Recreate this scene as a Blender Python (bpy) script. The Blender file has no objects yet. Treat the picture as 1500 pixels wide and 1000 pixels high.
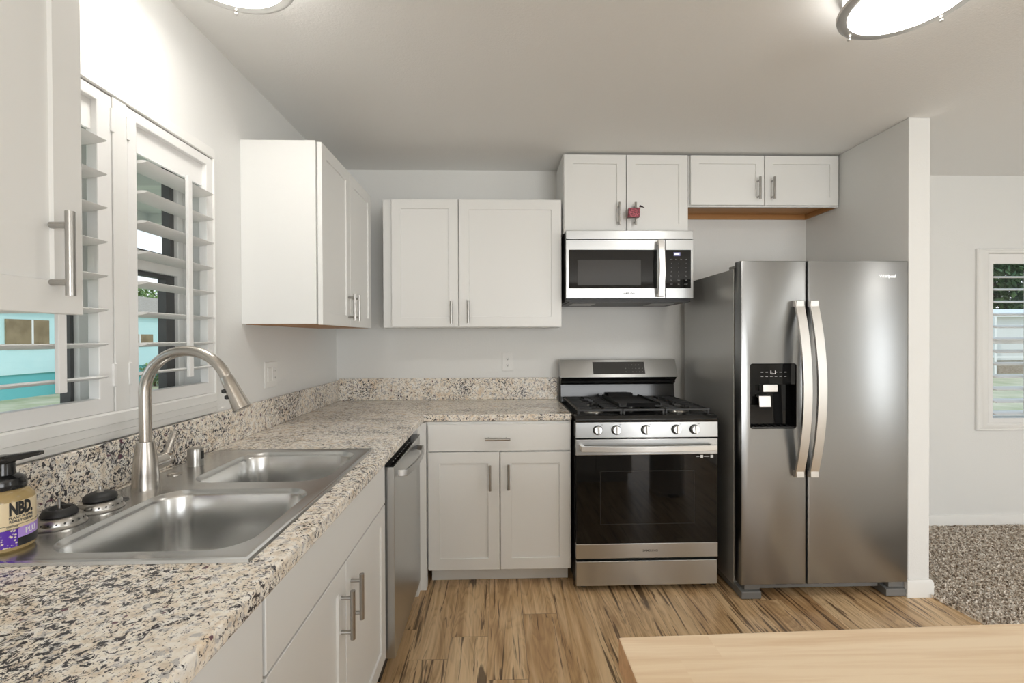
import bpy, bmesh, math, random
from mathutils import Vector, Matrix
R = math.radians
random.seed(11)
S = bpy.context.scene
COL = S.collection

# ------------------------------------------------------------------ camera
F_PX = 684.317
cam_d = bpy.data.cameras.new('camera'); cam = bpy.data.objects.new('camera', cam_d); COL.objects.link(cam)
cam_d.sensor_width = 36.0; cam_d.lens = 36.0 * F_PX / 1500.0; cam_d.clip_start = 0.02; cam_d.clip_end = 200
_right = Vector((0.99957528, -0.02884662, -0.00413979))
_fwd = Vector((0.02881403, 0.99955491, -0.00772824))
_up = Vector((0.00436088, 0.00760567, 0.99996157))
cam.matrix_world = Matrix(((_right.x, _up.x, -_fwd.x, 0), (_right.y, _up.y, -_fwd.y, 0), (_right.z, _up.z, -_fwd.z, 1.3475), (0, 0, 0, 1)))
S.camera = cam

# ------------------------------------------------------------------ world, exposure
S.view_settings.view_transform = 'Standard'
S.view_settings.look = 'None'
S.view_settings.gamma = 1.0
S.view_settings.use_curve_mapping = False
S.view_settings.exposure = 0.45
wd = bpy.data.worlds.new('sky'); S.world = wd; wd.use_nodes = True
nt = wd.node_tree
bg = nt.nodes['Background']
tc = nt.nodes.new('ShaderNodeTexCoord'); sx = nt.nodes.new('ShaderNodeSeparateXYZ'); rp = nt.nodes.new('ShaderNodeValToRGB')
nt.links.new(tc.outputs['Generated'], sx.inputs[0]); nt.links.new(sx.outputs['Z'], rp.inputs[0]); nt.links.new(rp.outputs[0], bg.inputs[0])
rp.color_ramp.elements[0].position = 0.0; rp.color_ramp.elements[0].color = (0.93, 0.97, 1.0, 1)
rp.color_ramp.elements[1].position = 0.6; rp.color_ramp.elements[1].color = (0.55, 0.78, 1.0, 1)
bg.inputs[1].default_value = 1.0
sun_d = bpy.data.lights.new('sun', 'SUN'); sun = bpy.data.objects.new('sun', sun_d); COL.objects.link(sun)
sun_d.energy = 1.0; sun_d.angle = R(3); sun_d.color = (1.0, 0.95, 0.87)
sun.location = (8, -8, 12)
sun.rotation_euler = (R(45), 0, R(45))       # high sun, from behind the viewer and to the right
LAMP = 15.0                                     # strength of the lit lamp lenses
def fill_light(name, loc, rot, sx, sy, w):
    d = bpy.data.lights.new(name, 'AREA'); d.shape = 'RECTANGLE'; d.size = sx; d.size_y = sy; d.energy = w; d.color = (.98, .99, 1.0)
    o = bpy.data.objects.new(name, d); COL.objects.link(o); o.location = loc; o.rotation_euler = tuple(R(a) for a in rot)
fill_light('fill_light_rear', (2.1, -4.15, 1.09), (90, 0, 0), 2.9, 2.0, 92)      # added fill light behind the viewer, shines along +Y into the room
fill_light('fill_light_side', (5.15, -.9, 1.43), (90, 0, 90), .75, 1.9, 14)         # added unseen fill light on the right, shines along -X

# ------------------------------------------------------------------ shader helpers
def mat(name, col=(.8, .8, .8), rough=.5, metal=0.0, **kw):
    m = bpy.data.materials.new(name); m.use_nodes = True
    b = m.node_tree.nodes['Principled BSDF']
    b.inputs['Base Color'].default_value = (*col, 1); b.inputs['Roughness'].default_value = rough; b.inputs['Metallic'].default_value = metal
    for k, v in kw.items(): b.inputs[k].default_value = v
    return m
class G:
    def __init__(s, m):
        s.nt = m.node_tree; s.b = s.nt.nodes['Principled BSDF']; s._c = None
    def n(s, t, **p):
        x = s.nt.nodes.new('ShaderNode' + t)
        for k, v in p.items(): setattr(x, k, v)
        return x
    def l(s, a, b): s.nt.links.new(a, b)
    def coord(s):
        if s._c is None: s._c = s.n('TexCoord').outputs['Object']
        return s._c
    def mapped(s, scale=(1, 1, 1), rot=(0, 0, 0), src=None):
        m = s.n('Mapping'); m.inputs['Scale'].default_value = scale; m.inputs['Rotation'].default_value = rot
        s.l(src or s.coord(), m.inputs['Vector']); return m.outputs[0]
    def noise(s, scale, detail=2, rough=.5, vec=None, dist=0):
        x = s.n('TexNoise'); x.inputs['Scale'].default_value = scale; x.inputs['Detail'].default_value = detail
        x.inputs['Roughness'].default_value = rough; x.inputs['Distortion'].default_value = dist
        s.l(vec or s.coord(), x.inputs['Vector']); return x.outputs['Fac']
    def ramp(s, fac, stops, interp='LINEAR'):
        x = s.n('ValToRGB'); e = x.color_ramp.elements; x.color_ramp.interpolation = interp
        while len(e) < len(stops): e.new(.5)
        for i, (p, c) in enumerate(stops):
            e[i].position = p; e[i].color = (*c, 1) if not isinstance(c, (int, float)) else (c, c, c, 1)
        s.l(fac, x.inputs[0]); return x.outputs[0]
    def mix(s, fac, a, b, mode='MIX'):
        x = s.n('Mix', data_type='RGBA', blend_type=mode)
        for sock, v in ((x.inputs[0], fac), (x.inputs[6], a), (x.inputs[7], b)):
            if isinstance(v, (int, float)): sock.default_value = v
            elif isinstance(v, tuple): sock.default_value = (*v, 1)
            else: s.l(v, sock)
        return x.outputs[2]
    def math(s, op, a, b=None):
        x = s.n('Math', operation=op)
        for i, v in enumerate((a, b)):
            if v is None: continue
            if isinstance(v, (int, float)): x.inputs[i].default_value = v
            else: s.l(v, x.inputs[i])
        return x.outputs[0]
    def color(s, c): s.l(c, s.b.inputs['Base Color'])
    def bump(s, h, strength, dist=.002):
        x = s.n('Bump'); x.inputs['Strength'].default_value = strength; x.inputs['Distance'].default_value = dist
        s.l(h, x.inputs['Height']); s.l(x.outputs[0], s.b.inputs['Normal'])

M = {}
def paint(name, col, rough, sc, st):
    m = mat(name, col, rough); g = G(m); g.bump(g.noise(sc, 3, .6), st, .004); return m
M['wall'] = paint('wall_paint', (.795, .795, .775), .6, 110, .22)
M['ceiling'] = paint('ceiling_paint', (.87, .865, .845), .75, 120, .35)
M['trim'] = mat('trim_paint', (.83, .825, .80), .38)
M['cab'] = mat('cabinet_paint', (.81, .81, .79), .36)
M['shut'] = mat('shutter_paint', (.84, .835, .82), .4)
M['cabwood'] = mat('cabinet_raw_wood', (.42, .20, .06), .5)
g = G(M['cabwood']); g.color(g.mix(g.noise(1, 4, .6, g.mapped((3, 30, 30))), (.38, .17, .05), (.52, .27, .10)))
def steel(name, col, rough, aniso=.0, rot=.25):
    m = mat(name, col, rough, 1.0, Anisotropic=aniso); m.node_tree.nodes['Principled BSDF'].inputs['Anisotropic Rotation'].default_value = rot
    g = G(m); h = g.noise(1, 2, .5, g.mapped((1.5, 1.5, 260)))
    r = g.n('MapRange'); r.inputs[3].default_value = rough - .008; r.inputs[4].default_value = rough + .012
    g.l(h, r.inputs[0]); g.l(r.outputs[0], g.b.inputs['Roughness'])
    return m
M['steel'] = steel('brushed_steel', (.52, .53, .53), .28, .35)
M['fridge'] = steel('fridge_steel', (.335, .34, .34), .28, .6)
M['handle_steel'] = mat('satin_nickel', (.43, .42, .40), .28, 1.0)
M['light_steel'] = mat('bright_steel', (.78, .77, .75), .33, 1.0)
M['sink'] = mat('sink_steel', (.62, .625, .62), .25, 1.0)
g = G(M['sink']); r = g.n('MapRange'); r.inputs[3].default_value = .14; r.inputs[4].default_value = .32
g.l(g.noise(9, 5, .65), r.inputs[0]); g.l(r.outputs[0], g.b.inputs['Roughness'])
M['faucet'] = mat('faucet_nickel', (.56, .53, .49), .27, 1.0)
M['case'] = mat('fridge_case_paint', (.50, .50, .485), .33, .6)
M['leg'] = mat('grey_plastic', (.17, .17, .165), .4)
M['black'] = mat('black_enamel', (.012, .012, .012), .16)
M['blackmat'] = mat('black_plastic', (.018, .018, .018), .45)
M['iron'] = mat('cast_iron', (.02, .02, .02), .42)
M['glass_black'] = mat('black_glass', (.006, .006, .006), .04, 0, **{'Specular IOR Level': .35})
M['dark_window'] = mat('microwave_mesh_window', (.03, .03, .03), .12)
M['rubber'] = mat('black_rubber', (.015, .015, .015), .5)
M['white_plastic'] = mat('white_plastic', (.82, .815, .79), .35)
M['slot'] = mat('dark_slot', (.02, .02, .02), .6)
M['ink'] = mat('grey_print', (.10, .10, .10), .5)
M['ink_white'] = mat('white_print', (.85, .85, .85), .5)
M['ink_grey'] = mat('faint_print', (.42, .42, .42), .5)
M['sash'] = mat('dark_sash', (.09, .09, .09), .5)
M['chrome'] = mat('chrome_badge', (.9, .9, .9), .15, 1.0)
def emit(name, col, st):
    m = mat(name, col); b = m.node_tree.nodes['Principled BSDF']
    b.inputs['Emission Color'].default_value = (*col, 1); b.inputs['Emission Strength'].default_value = st; return m
M['lens'] = emit('lit_lamp_lens', (1.0, .97, .92), LAMP)
M['lens_side'] = emit('lit_lamp_drum', (1.0, .97, .92), LAMP * .3)
M['display'] = emit('lit_clock_digits', (.75, .78, 1.0), 1.6)
M['display_bg'] = emit('lit_clock_panel', (.16, .16, .30), .25)
m = M['pane'] = bpy.data.materials.new('window_glass'); m.use_nodes = True; t = m.node_tree; t.nodes.clear()
o_ = t.nodes.new('ShaderNodeOutputMaterial'); mx = t.nodes.new('ShaderNodeMixShader'); tr = t.nodes.new('ShaderNodeBsdfTransparent'); gl = t.nodes.new('ShaderNodeBsdfGlossy'); fr = t.nodes.new('ShaderNodeLayerWeight'); pw = t.nodes.new('ShaderNodeMath'); pw.operation = 'POWER'; pw.inputs[1].default_value = 5.0; ma = t.nodes.new('ShaderNodeMath'); ma.operation = 'MULTIPLY_ADD'; ma.inputs[1].default_value = .5; ma.inputs[2].default_value = .03
gl.inputs['Roughness'].default_value = .02; fr.inputs['Blend'].default_value = .5
t.links.new(fr.outputs['Facing'], pw.inputs[0]); t.links.new(pw.outputs[0], ma.inputs[0]); t.links.new(ma.outputs[0], mx.inputs[0]); t.links.new(tr.outputs[0], mx.inputs[1]); t.links.new(gl.outputs[0], mx.inputs[2]); t.links.new(mx.outputs[0], o_.inputs[0])

m = M['granite'] = mat('speckled_granite', rough=.2); g = G(m)
big = g.noise(6, 3, .6)
base = g.ramp(g.noise(48, 5, .62, dist=.3), [(.28, (.58, .48, .37)), (.42, (.81, .72, .60)), (.54, (.91, .855, .765)), (.70, (.93, .91, .87))])
tan = g.ramp(g.noise(13, 4, .65), [(.56, 0), (.68, .5)])
c = g.mix(tan, base, (.72, .52, .31))
grey = g.ramp(g.noise(60, 4, .6, dist=.5), [(.55, 0), (.61, .7)])
c = g.mix(grey, c, (.42, .41, .42))
dens = g.math('MULTIPLY', g.math('SUBTRACT', big, .5), .30)
bl = g.math('ADD', g.noise(84, 6, .68, dist=.7), dens)
c = g.mix(g.ramp(bl, [(.560, 0), (.590, .97)]), c, (.022, .020, .028))
bl2 = g.math('ADD', g.noise(240, 2, .5, dist=.4), dens)
c = g.mix(g.ramp(bl2, [(.605, 0), (.645, .85)]), c, (.035, .032, .04))
c = g.mix(g.ramp(g.noise(40, 2, .5), [(.70, 0), (.72, .9)]), c, (.09, .018, .045))
g.color(c)

def plank_floor():
    m = mat('hickory_laminate', rough=.34); g = G(m)
    sp = g.n('SeparateXYZ'); g.l(g.coord(), sp.inputs[0])
    W, L = .166, 1.22
    u = g.math('DIVIDE', g.math('ADD', sp.outputs[0], 10.013), W); idx = g.math('FLOOR', u); fu = g.math('FRACT', u)
    wn = g.n('TexWhiteNoise', noise_dimensions='1D'); g.l(idx, wn.inputs['W'])
    v = g.math('ADD', g.math('DIVIDE', sp.outputs[1], L), g.math('MULTIPLY', wn.outputs['Value'], 7.3)); idv = g.math('FLOOR', v); fv = g.math('FRACT', v)
    cid = g.math('ADD', g.math('MULTIPLY', idx, 3.17), g.math('MULTIPLY', idv, 11.71))
    w2 = g.n('TexWhiteNoise', noise_dimensions='1D'); g.l(cid, w2.inputs['W'])
    cx = g.n('CombineXYZ'); g.l(g.math('ADD', sp.outputs[0], g.math('MULTIPLY', w2.outputs['Value'], 13.0)), cx.inputs[0])
    g.l(g.math('ADD', sp.outputs[1], g.math('MULTIPLY', w2.outputs['Value'], 31.0)), cx.inputs[1]); g.l(g.math('MULTIPLY', w2.outputs['Value'], 9.0), cx.inputs[2])
    vec = cx.outputs[0]
    fine = g.noise(1, 4, .6, g.mapped((150, 6, 1), src=vec))
    swirl = g.noise(1, 2, .5, g.mapped((7.5, 1.3, 1), src=vec), dist=.9)
    rings = g.math('FRACT', g.math('MULTIPLY', swirl, 13.0))
    rings = g.ramp(rings, [(.0, .15), (.55, .9), (.86, .75), (1.0, .1)])
    tone = g.ramp(w2.outputs['Value'], [(0, (.52, .31, .14)), (.35, (.66, .43, .22)), (.7, (.78, .56, .32)), (1, (.60, .375, .18))])
    c = g.mix(g.math('MULTIPLY', g.math('SUBTRACT', 1.0, rings), .55), tone, (.22, .105, .04))
    c = g.mix(g.math('MULTIPLY', fine, .38), c, (.62, .42, .22))
    c = g.mix(g.ramp(fine, [(.30, .55), (.45, 0)]), c, (.30, .17, .08))
    band = g.noise(1, 3, .6, g.mapped((12, .75, 1), src=vec), dist=1.8)
    c = g.mix(g.ramp(band, [(.48, 0), (.66, .7)]), c, (.86, .65, .40))
    c = g.mix(g.ramp(band, [(.32, .55), (.47, 0)]), c, (.27, .14, .055))
    st = g.noise(1, 3, .55, g.mapped((17, .95, 1), src=vec), dist=1.6)
    c = g.mix(g.ramp(st, [(.592, 0), (.645, .85)]), c, (.075, .04, .02))
    st2 = g.noise(1, 3, .6, g.mapped((36, 2.2, 1), src=vec), dist=.8)
    c = g.mix(g.ramp(st2, [(.59, 0), (.65, .85)]), c, (.10, .05, .025))
    edge = g.math('MAXIMUM', g.math('GREATER_THAN', g.math('ABSOLUTE', g.math('SUBTRACT', fu, .5)), .4925), g.math('GREATER_THAN', g.math('ABSOLUTE', g.math('SUBTRACT', fv, .5)), .4988))
    c = g.mix(g.math('MULTIPLY', edge, .6), c, (.12, .07, .04))
    g.color(c); g.bump(fine, .08, .001)
    return m
M['floor'] = plank_floor()
def block_wood(name, a, b, dark, scl):
    m = mat(name, rough=.38); g = G(m)
    sp = g.n('SeparateXYZ'); g.l(g.coord(), sp.inputs[0])
    u = g.math('DIVIDE', sp.outputs[1], .062); idx = g.math('FLOOR', u)
    wn = g.n('TexWhiteNoise', noise_dimensions='1D'); g.l(idx, wn.inputs['W'])
    v = g.math('ADD', g.math('DIVIDE', sp.outputs[0], .55), g.math('MULTIPLY', wn.outputs['Value'], 5.0))
    w2 = g.n('TexWhiteNoise', noise_dimensions='1D'); g.l(g.math('ADD', g.math('MULTIPLY', idx, 7.13), g.math('FLOOR', v)), w2.inputs['W'])
    cx = g.n('CombineXYZ'); g.l(sp.outputs[0], cx.inputs[0]); g.l(g.math('ADD', sp.outputs[1], g.math('MULTIPLY', w2.outputs['Value'], 9)), cx.inputs[1]); g.l(sp.outputs[2], cx.inputs[2])
    n1 = g.noise(1, 4, .6, g.mapped(scl, src=cx.outputs[0]), dist=.4)
    c = g.mix(w2.outputs['Value'], a, b)
    c = g.mix(g.ramp(n1, [(.40, 0), (.68, .75)]), c, dark)
    g.color(c); return m
M['butcher'] = block_wood('butcher_block', (.93, .76, .55), (.88, .70, .48), (.74, .52, .31), (3, 60, 30))
M['endgrain'] = block_wood('butcher_block_end_grain', (.64, .37, .18), (.55, .30, .14), (.40, .20, .09), (40, 90, 60))
m = M['carpet'] = mat('mottled_carpet', rough=.95); g = G(m)
wnz = g.noise(62, 2, .6)
g.color(g.ramp(wnz, [(.32, (.17, .12, .075)), (.42, (.50, .41, .32)), (.50, (.80, .71, .61)), (.62, (.98, .92, .83))]))
def leafy(name, a, b, sc=6):
    m = mat(name, rough=.7); g = G(m); g.color(g.mix(g.ramp(g.noise(sc, 2), [(.35, 0), (.65, 1)]), a, b)); return m
M['leaf'] = leafy('tree_leaves', (.10, .17, .045), (.24, .33, .10))
M['leaf_dark'] = leafy('dark_tree_leaves', (.06, .12, .05), (.16, .25, .10))
M['dry_leaf'] = leafy('dry_shrub_leaves', (.28, .17, .06), (.42, .30, .14))
M['grass'] = leafy('yard_grass', (.36, .35, .19), (.54, .48, .33), 1.5)
M['bark'] = mat('bark', (.12, .08, .05), .9)
def siding(name, a, pitch, b=None, bump=.6):
    m = mat(name, a, .6); g = G(m); sp = g.n('SeparateXYZ'); g.l(g.coord(), sp.inputs[0])
    f = g.math('FRACT', g.math('DIVIDE', sp.outputs[2], pitch))
    g.bump(f, bump, .02)
    if b: g.color(g.mix(g.noise(2.5, 4, .6), a, b))
    return m
M['turq'] = siding('turquoise_siding', (.50, .76, .75), .22, (.64, .85, .83))
M['teal'] = siding('teal_skirting', (.11, .45, .46), .4, (.16, .52, .52))
M['white_siding'] = siding('white_siding', (.74, .74, .72), .16)
M['shingle'] = leafy('brown_shingles', (.30, .24, .18), (.40, .33, .26), 14)
M['brown_panel'] = leafy('brown_board', (.20, .14, .07), (.30, .22, .12), 3)
M['beam'] = mat('awning_beam', (.78, .78, .77), .5)
M['awning'] = mat('awning_metal', (.74, .74, .75), .5)
m = M['awning']; g = G(m); sp = g.n('SeparateXYZ'); g.l(g.coord(), sp.inputs[0]); g.bump(g.math('FRACT', g.math('MULTIPLY', sp.outputs[1], 4.0)), .7, .03)
m = M['glitter'] = mat('red_glitter', (.36, .025, .05), .3, .35); g = G(m)
g.color(g.ramp(g.noise(190, 2, .6), [(.40, (.05, .003, .008)), (.54, (.20, .012, .028)), (.72, (.55, .16, .2))]))
M['amber'] = mat('soap_in_clear_bottle', (.52, .38, .17), .12, 0, **{'Transmission Weight': .25})
M['cream'] = mat('cream_label', (.80, .66, .43), .3)
m = M['purple'] = mat('purple_label', (.11, .025, .42), .3); g = G(m)
vo = g.n('TexVoronoi'); vo.inputs['Scale'].default_value = 190; g.l(g.coord(), vo.inputs['Vector'])
cols = g.noise(1, 1, .5, g.mapped((75, 75, 26)))
g.color(g.mix(g.math('MULTIPLY', g.ramp(vo.outputs['Distance'], [(.30, 1), (.42, 0)]), g.ramp(cols, [(.50, 0), (.56, 1)])), (.10, .022, .40), (.80, .70, .55)))
M['lilac'] = mat('lilac_label', (.46, .30, .75), .3)

# ------------------------------------------------------------------ mesh helpers
def nb(): return bmesh.new()
def box(bm, x0, x1, y0, y1, z0, z1):
    v = [bm.verts.new((x, y, z)) for x in (x0, x1) for y in (y0, y1) for z in (z0, z1)]
    for f in ((0, 1, 3, 2), (4, 6, 7, 5), (0, 4, 5, 1), (2, 3, 7, 6), (0, 2, 6, 4), (1, 5, 7, 3)): bm.faces.new([v[i] for i in f])
def loft(bm, loops, cap0=True, cap1=True):
    vs = [[bm.verts.new(p) for p in lp] for lp in loops]
    n = len(vs[0])
    for a, b in zip(vs, vs[1:]):
        for i in range(n): bm.faces.new((a[i], a[(i + 1) % n], b[(i + 1) % n], b[i]))
    if cap0: bm.faces.new(vs[0][::-1])
    if cap1: bm.faces.new(vs[-1])
    return vs
def basis(d):
    d = Vector(d).normalized(); a = Vector((0, 0, 1)) if abs(d.z) < .9 else Vector((1, 0, 0))
    u = d.cross(a).normalized(); return u, d.cross(u).normalized()
def cyl(bm, p0, p1, r0, r1=None, n=20):
    p0, p1 = Vector(p0), Vector(p1); u, w = basis(p1 - p0); r1 = r0 if r1 is None else r1
    loft(bm, [[p + (u * math.cos(2 * math.pi * i / n) + w * math.sin(2 * math.pi * i / n)) * r for i in range(n)] for p, r in ((p0, r0), (p1, r1))])
def tube(bm, pts, r, n=14, flat=None):
    pts = [Vector(p) for p in pts]; loops = []; u = None
    for i, p in enumerate(pts):
        d = (pts[min(i + 1, len(pts) - 1)] - pts[max(i - 1, 0)]).normalized()
        if u is None: u, w = basis(d)
        else:
            u = (u - d * u.dot(d)).normalized(); w = d.cross(u)
        rr = r[i] if isinstance(r, (list, tuple)) else r
        loops.append([p + (u * math.cos(2 * math.pi * k / n) + w * math.sin(2 * math.pi * k / n)) * rr for k in range(n)])
    loft(bm, loops)
def lathe(bm, prof, c=(0, 0, 0), n=36):
    c = Vector(c)
    loft(bm, [[c + Vector((r * math.cos(2 * math.pi * k / n), r * math.sin(2 * math.pi * k / n), z)) for k in range(n)] for r, z in prof])
def prism(bm, poly, axis, a0, a1):
    f = {'X': lambda p, a: (a, p[0], p[1]), 'Y': lambda p, a: (p[0], a, p[1]), 'Z': lambda p, a: (p[0], p[1], a)}[axis]
    loft(bm, [[f(p, a0) for p in poly], [f(p, a1) for p in poly]])
def gridslab(bm, us, vs, mask, w0, w1, mp=lambda u, v, w: (u, v, w)):
    """A slab of grid cells with holes: shared corners, side faces only on its outline."""
    nu, nv = len(us) - 1, len(vs) - 1; cache = {}
    def V(i, j, k):
        if (i, j, k) not in cache: cache[i, j, k] = bm.verts.new(mp(us[i], vs[j], (w0, w1)[k]))
        return cache[i, j, k]
    on = lambda i, j: 0 <= i < nu and 0 <= j < nv and mask(i, j)
    for i in range(nu):
        for j in range(nv):
            if not on(i, j): continue
            for k in (0, 1): bm.faces.new([V(i, j, k), V(i + 1, j, k), V(i + 1, j + 1, k), V(i, j + 1, k)])
            for (di, dj, a, b) in ((-1, 0, (i, j), (i, j + 1)), (1, 0, (i + 1, j), (i + 1, j + 1)), (0, -1, (i, j), (i + 1, j)), (0, 1, (i, j + 1), (i + 1, j + 1))):
                if not on(i + di, j + dj): bm.faces.new([V(*a, 0), V(*b, 0), V(*b, 1), V(*a, 1)])
def rrect(x0, x1, y0, y1, r, n=8):
    out = []
    for cx, cy, a in ((x1 - r, y1 - r, 0), (x0 + r, y1 - r, 90), (x0 + r, y0 + r, 180), (x1 - r, y0 + r, 270)):
        for k in range(n + 1): t = R(a + 90 * k / n); out.append((cx + r * math.cos(t), cy + r * math.sin(t)))
    return out
def holed(bm, outer, inner, n, mp):
    """A flat plate from a rectangle to a rounded-rectangle hole made by rrect(.., n)."""
    x0, x1, y0, y1 = outer; oc = [bm.verts.new(mp(*p)) for p in ((x1, y1), (x0, y1), (x0, y0), (x1, y0))]
    iv = [bm.verts.new(mp(*p)) for p in inner]; m_ = len(iv)
    for q in range(4):
        s0 = q * (n + 1)
        for k in range(n): bm.faces.new((oc[q], iv[s0 + k + 1], iv[s0 + k]))
        bm.faces.new((oc[q], oc[(q + 1) % 4], iv[(s0 + n + 1) % m_], iv[s0 + n]))
    return oc, iv
def fin(name, bm, m, parent=None, bevel=0, seg=2, kind=None, label=None, cat=None, group=None, ang=35, loc=None):
    bmesh.ops.remove_doubles(bm, verts=bm.verts, dist=1e-6)
    bmesh.ops.recalc_face_normals(bm, faces=bm.faces)
    me = bpy.data.meshes.new(name); bm.to_mesh(me); bm.free()
    for p in me.polygons: p.use_smooth = True
    me.set_sharp_from_angle(angle=R(ang))
    ms = m if isinstance(m, (list, tuple)) else [m]
    for x in ms: me.materials.append(x)
    o = bpy.data.objects.new(name, me); COL.objects.link(o)
    if parent: o.parent = parent
    if loc: o.location = loc
    if bevel:
        b = o.modifiers.new('bevel', 'BEVEL'); b.width = bevel; b.segments = seg; b.limit_method = 'ANGLE'; b.angle_limit = R(40); b.harden_normals = True
    for k, v in (('kind', kind), ('label', label), ('category', cat), ('group', group)):
        if v: o[k] = v
    return o
def thing(name, label, cat, loc=(0, 0, 0), rz=0, group=None):
    o = bpy.data.objects.new(name, None); COL.objects.link(o); o.location = loc; o.rotation_euler = (0, 0, R(rz)); o.empty_display_size = .05
    o['label'] = label; o['category'] = cat
    if group: o['group'] = group
    return o
def struct(name, bm, m, bevel=0, parent=None): return fin(name, bm, m, parent, bevel, kind=None if parent else 'structure')
def bx(name, m, x0, x1, y0, y1, z0, z1, parent=None, bevel=0, **k):
    bm = nb(); box(bm, x0, x1, y0, y1, z0, z1); return fin(name, bm, m, parent, bevel, **k)
def dup(o, label=None, loc=None, rz=None, group=None, parent=None):
    c = o.copy(); COL.objects.link(c)
    if parent: c.parent = parent
    for ch in list(o.children): dup(ch, parent=c)
    if label: c['label'] = label
    if group: c['group'] = group
    if loc: c.location = loc
    if rz is not None: c.rotation_euler = (0, 0, R(rz))
    return c
def text_mesh(s, size, ex=.0004, align='CENTER', bold=0.0):
    cu = bpy.data.curves.new('t', 'FONT'); cu.body = s; cu.size = size; cu.extrude = ex; cu.align_x = align; cu.align_y = 'CENTER'; cu.offset = bold; cu.resolution_u = 2
    t = bpy.data.objects.new('t', cu); COL.objects.link(t); dg = bpy.context.evaluated_depsgraph_get(); dg.update()
    me = bpy.data.meshes.new_from_object(t.evaluated_get(dg)); bpy.data.objects.remove(t); bpy.data.curves.remove(cu); return me
def text(name, s, size, loc, m, parent, rot=(90, 0, 0), ex=.0004, align='CENTER', bold=0.0, stretch=1.0):
    me = text_mesh(s, size, ex, align, bold); me.name = name
    o = bpy.data.objects.new(name, me); COL.objects.link(o); me.materials.clear(); me.materials.append(m)
    o.parent = parent; o.location = loc; o.rotation_euler = tuple(R(a) for a in rot); o.scale = (stretch, 1, 1); return o

# ------------------------------------------------------------------ the room
XL, YB, ZC = -1.083, 3.153, 2.472
XR, YF, T = 5.2, -4.2, .14
PX0, PX1, PY = 2.114, 2.228, 2.35
LY = 3.19
bx('floor', M['floor'], XL - T, 2.26, YF - T, YB + T + .04, -.1, 0, kind='structure')
# carpeted floor of the living area, its edge on the planks slightly askew
bm = nb(); prism(bm, [(2.228, LY + .05), (2.228, 2.34), (2.262, 2.10), (2.285, 1.0), (2.285, YF), (XR + T, YF), (XR + T, LY + .05)], 'Z', -.1, .006)
struct('floor_carpet', bm, M['carpet'])
bx('ceiling', M['ceiling'], XL - T, XR + T, YF - T, LY + T, ZC, ZC + .12, kind='structure')
W1 = (.92, 1.772, 1.150, 2.012)     # opening for the kitchen window: y0, y1, z0, z1
bm = nb(); ys = [YF - T, W1[0], W1[1], YB + T]; zs = [-.1, W1[2], W1[3], ZC]
gridslab(bm, ys, zs, lambda i, j: not (i == 1 and j == 1), XL - T, XL, lambda u, v, w: (w, u, v)); struct('wall_left', bm, M['wall'])
bx('wall_back', M['wall'], XL, PX0, YB, YB + T, -.1, ZC, kind='structure')
W2 = (3.425, 4.40, .735, 1.925)
bm = nb(); gridslab(bm, [PX0, W2[0], W2[1], XR + T], [-.1, W2[2], W2[3], ZC], lambda i, j: not (i == 1 and j == 1), LY, LY + T, lambda u, v, w: (u, w, v)); struct('wall_back_living', bm, M['wall'])
bm = nb(); box(bm, PX0, PX1, PY, LY, -.1, ZC); struct('wall_partition', bm, M['wall'], .004)
W3 = (-1.3, -.5, .45, 2.4)  # added unseen opening: lets in fill, gives the fridge a bright band
bm = nb(); gridslab(bm, [YF - T, W3[0], W3[1], LY], [-.1, W3[2], W3[3], ZC], lambda i, j: not (i == 1 and j == 1), XR, XR + T, lambda u, v, w: (w, u, v)); struct('wall_right', bm, M['wall'])
W4 = (.6, 3.6, .05, 2.12)  # added wide opening behind the viewer, there to let fill light in
bm = nb(); gridslab(bm, [XL, W4[0], W4[1], XR], [-.1, W4[2], W4[3], ZC], lambda i, j: not (i == 1 and j == 1), YF - T, YF, lambda u, v, w: (u, w, v)); struct('wall_front', bm, M['wall'])
def base_prof(d): return [(0, 0), (-d, 0), (-d, .074), (-d * .55, .088), (0, .09)]
bm = nb(); prism(bm, [(LY + a, b) for a, b in base_prof(.014)], 'X', PX1 + .013, XR); struct('baseboard_living', bm, M['trim'])
bm = nb()                                        # wraps the end of the partition
loops = []
for a, b in base_prof(.013): loops.append([(PX0 + a, LY, b), (PX0 + a, PY + a, b), (PX1 - a, PY + a, b), (PX1 - a, LY, b)])
vs = [[bm.verts.new(p) for p in l] for l in loops]
for a, b in zip(vs, vs[1:]):
    for i in range(3): bm.faces.new((a[i], a[i + 1], b[i + 1], b[i]))
struct('baseboard_partition', bm, M['trim'])

# carpet pile
def pile():
    vs, fs = [], []
    def edge(y): return 2.230 + max(0, min(1, (2.34 - y) / .24)) * .034 + max(0, min(1, (2.10 - y) / 1.1)) * .023
    n = 0
    for k in range(52000):
        x = 2.22 + random.random() * 1.5; y = 1.85 + random.random() * 1.33
        if x < edge(y) + random.uniform(-.008, .004) or (x < PX1 + .016 and y > PY - .015): continue
        h = random.uniform(.012, .022); a = random.random() * 6.28; dx, dy = math.cos(a) * .0045, math.sin(a) * .0045
        lx, ly = random.uniform(-.008, .008), random.uniform(-.008, .008); b = len(vs)
        vs += [(x - dx, y - dy, .003), (x + dx, y + dy, .003), (x + dx * .9 + lx, y + dy * .9 + ly, .003 + h), (x - dx * .9 + lx, y - dy * .9 + ly, .003 + h)]
        fs.append((b, b + 1, b + 2, b + 3)); n += 1
    me = bpy.data.meshes.new('carpet_pile'); me.from_pydata(vs, [], fs); me.materials.append(M['carpet'])
    o = bpy.data.objects.new('carpet_pile', me); COL.objects.link(o)
    o['kind'] = 'stuff'; o['label'] = 'brown and cream mottled shag carpet pile on living area floor'; o['category'] = 'carpet'
pile()

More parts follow.
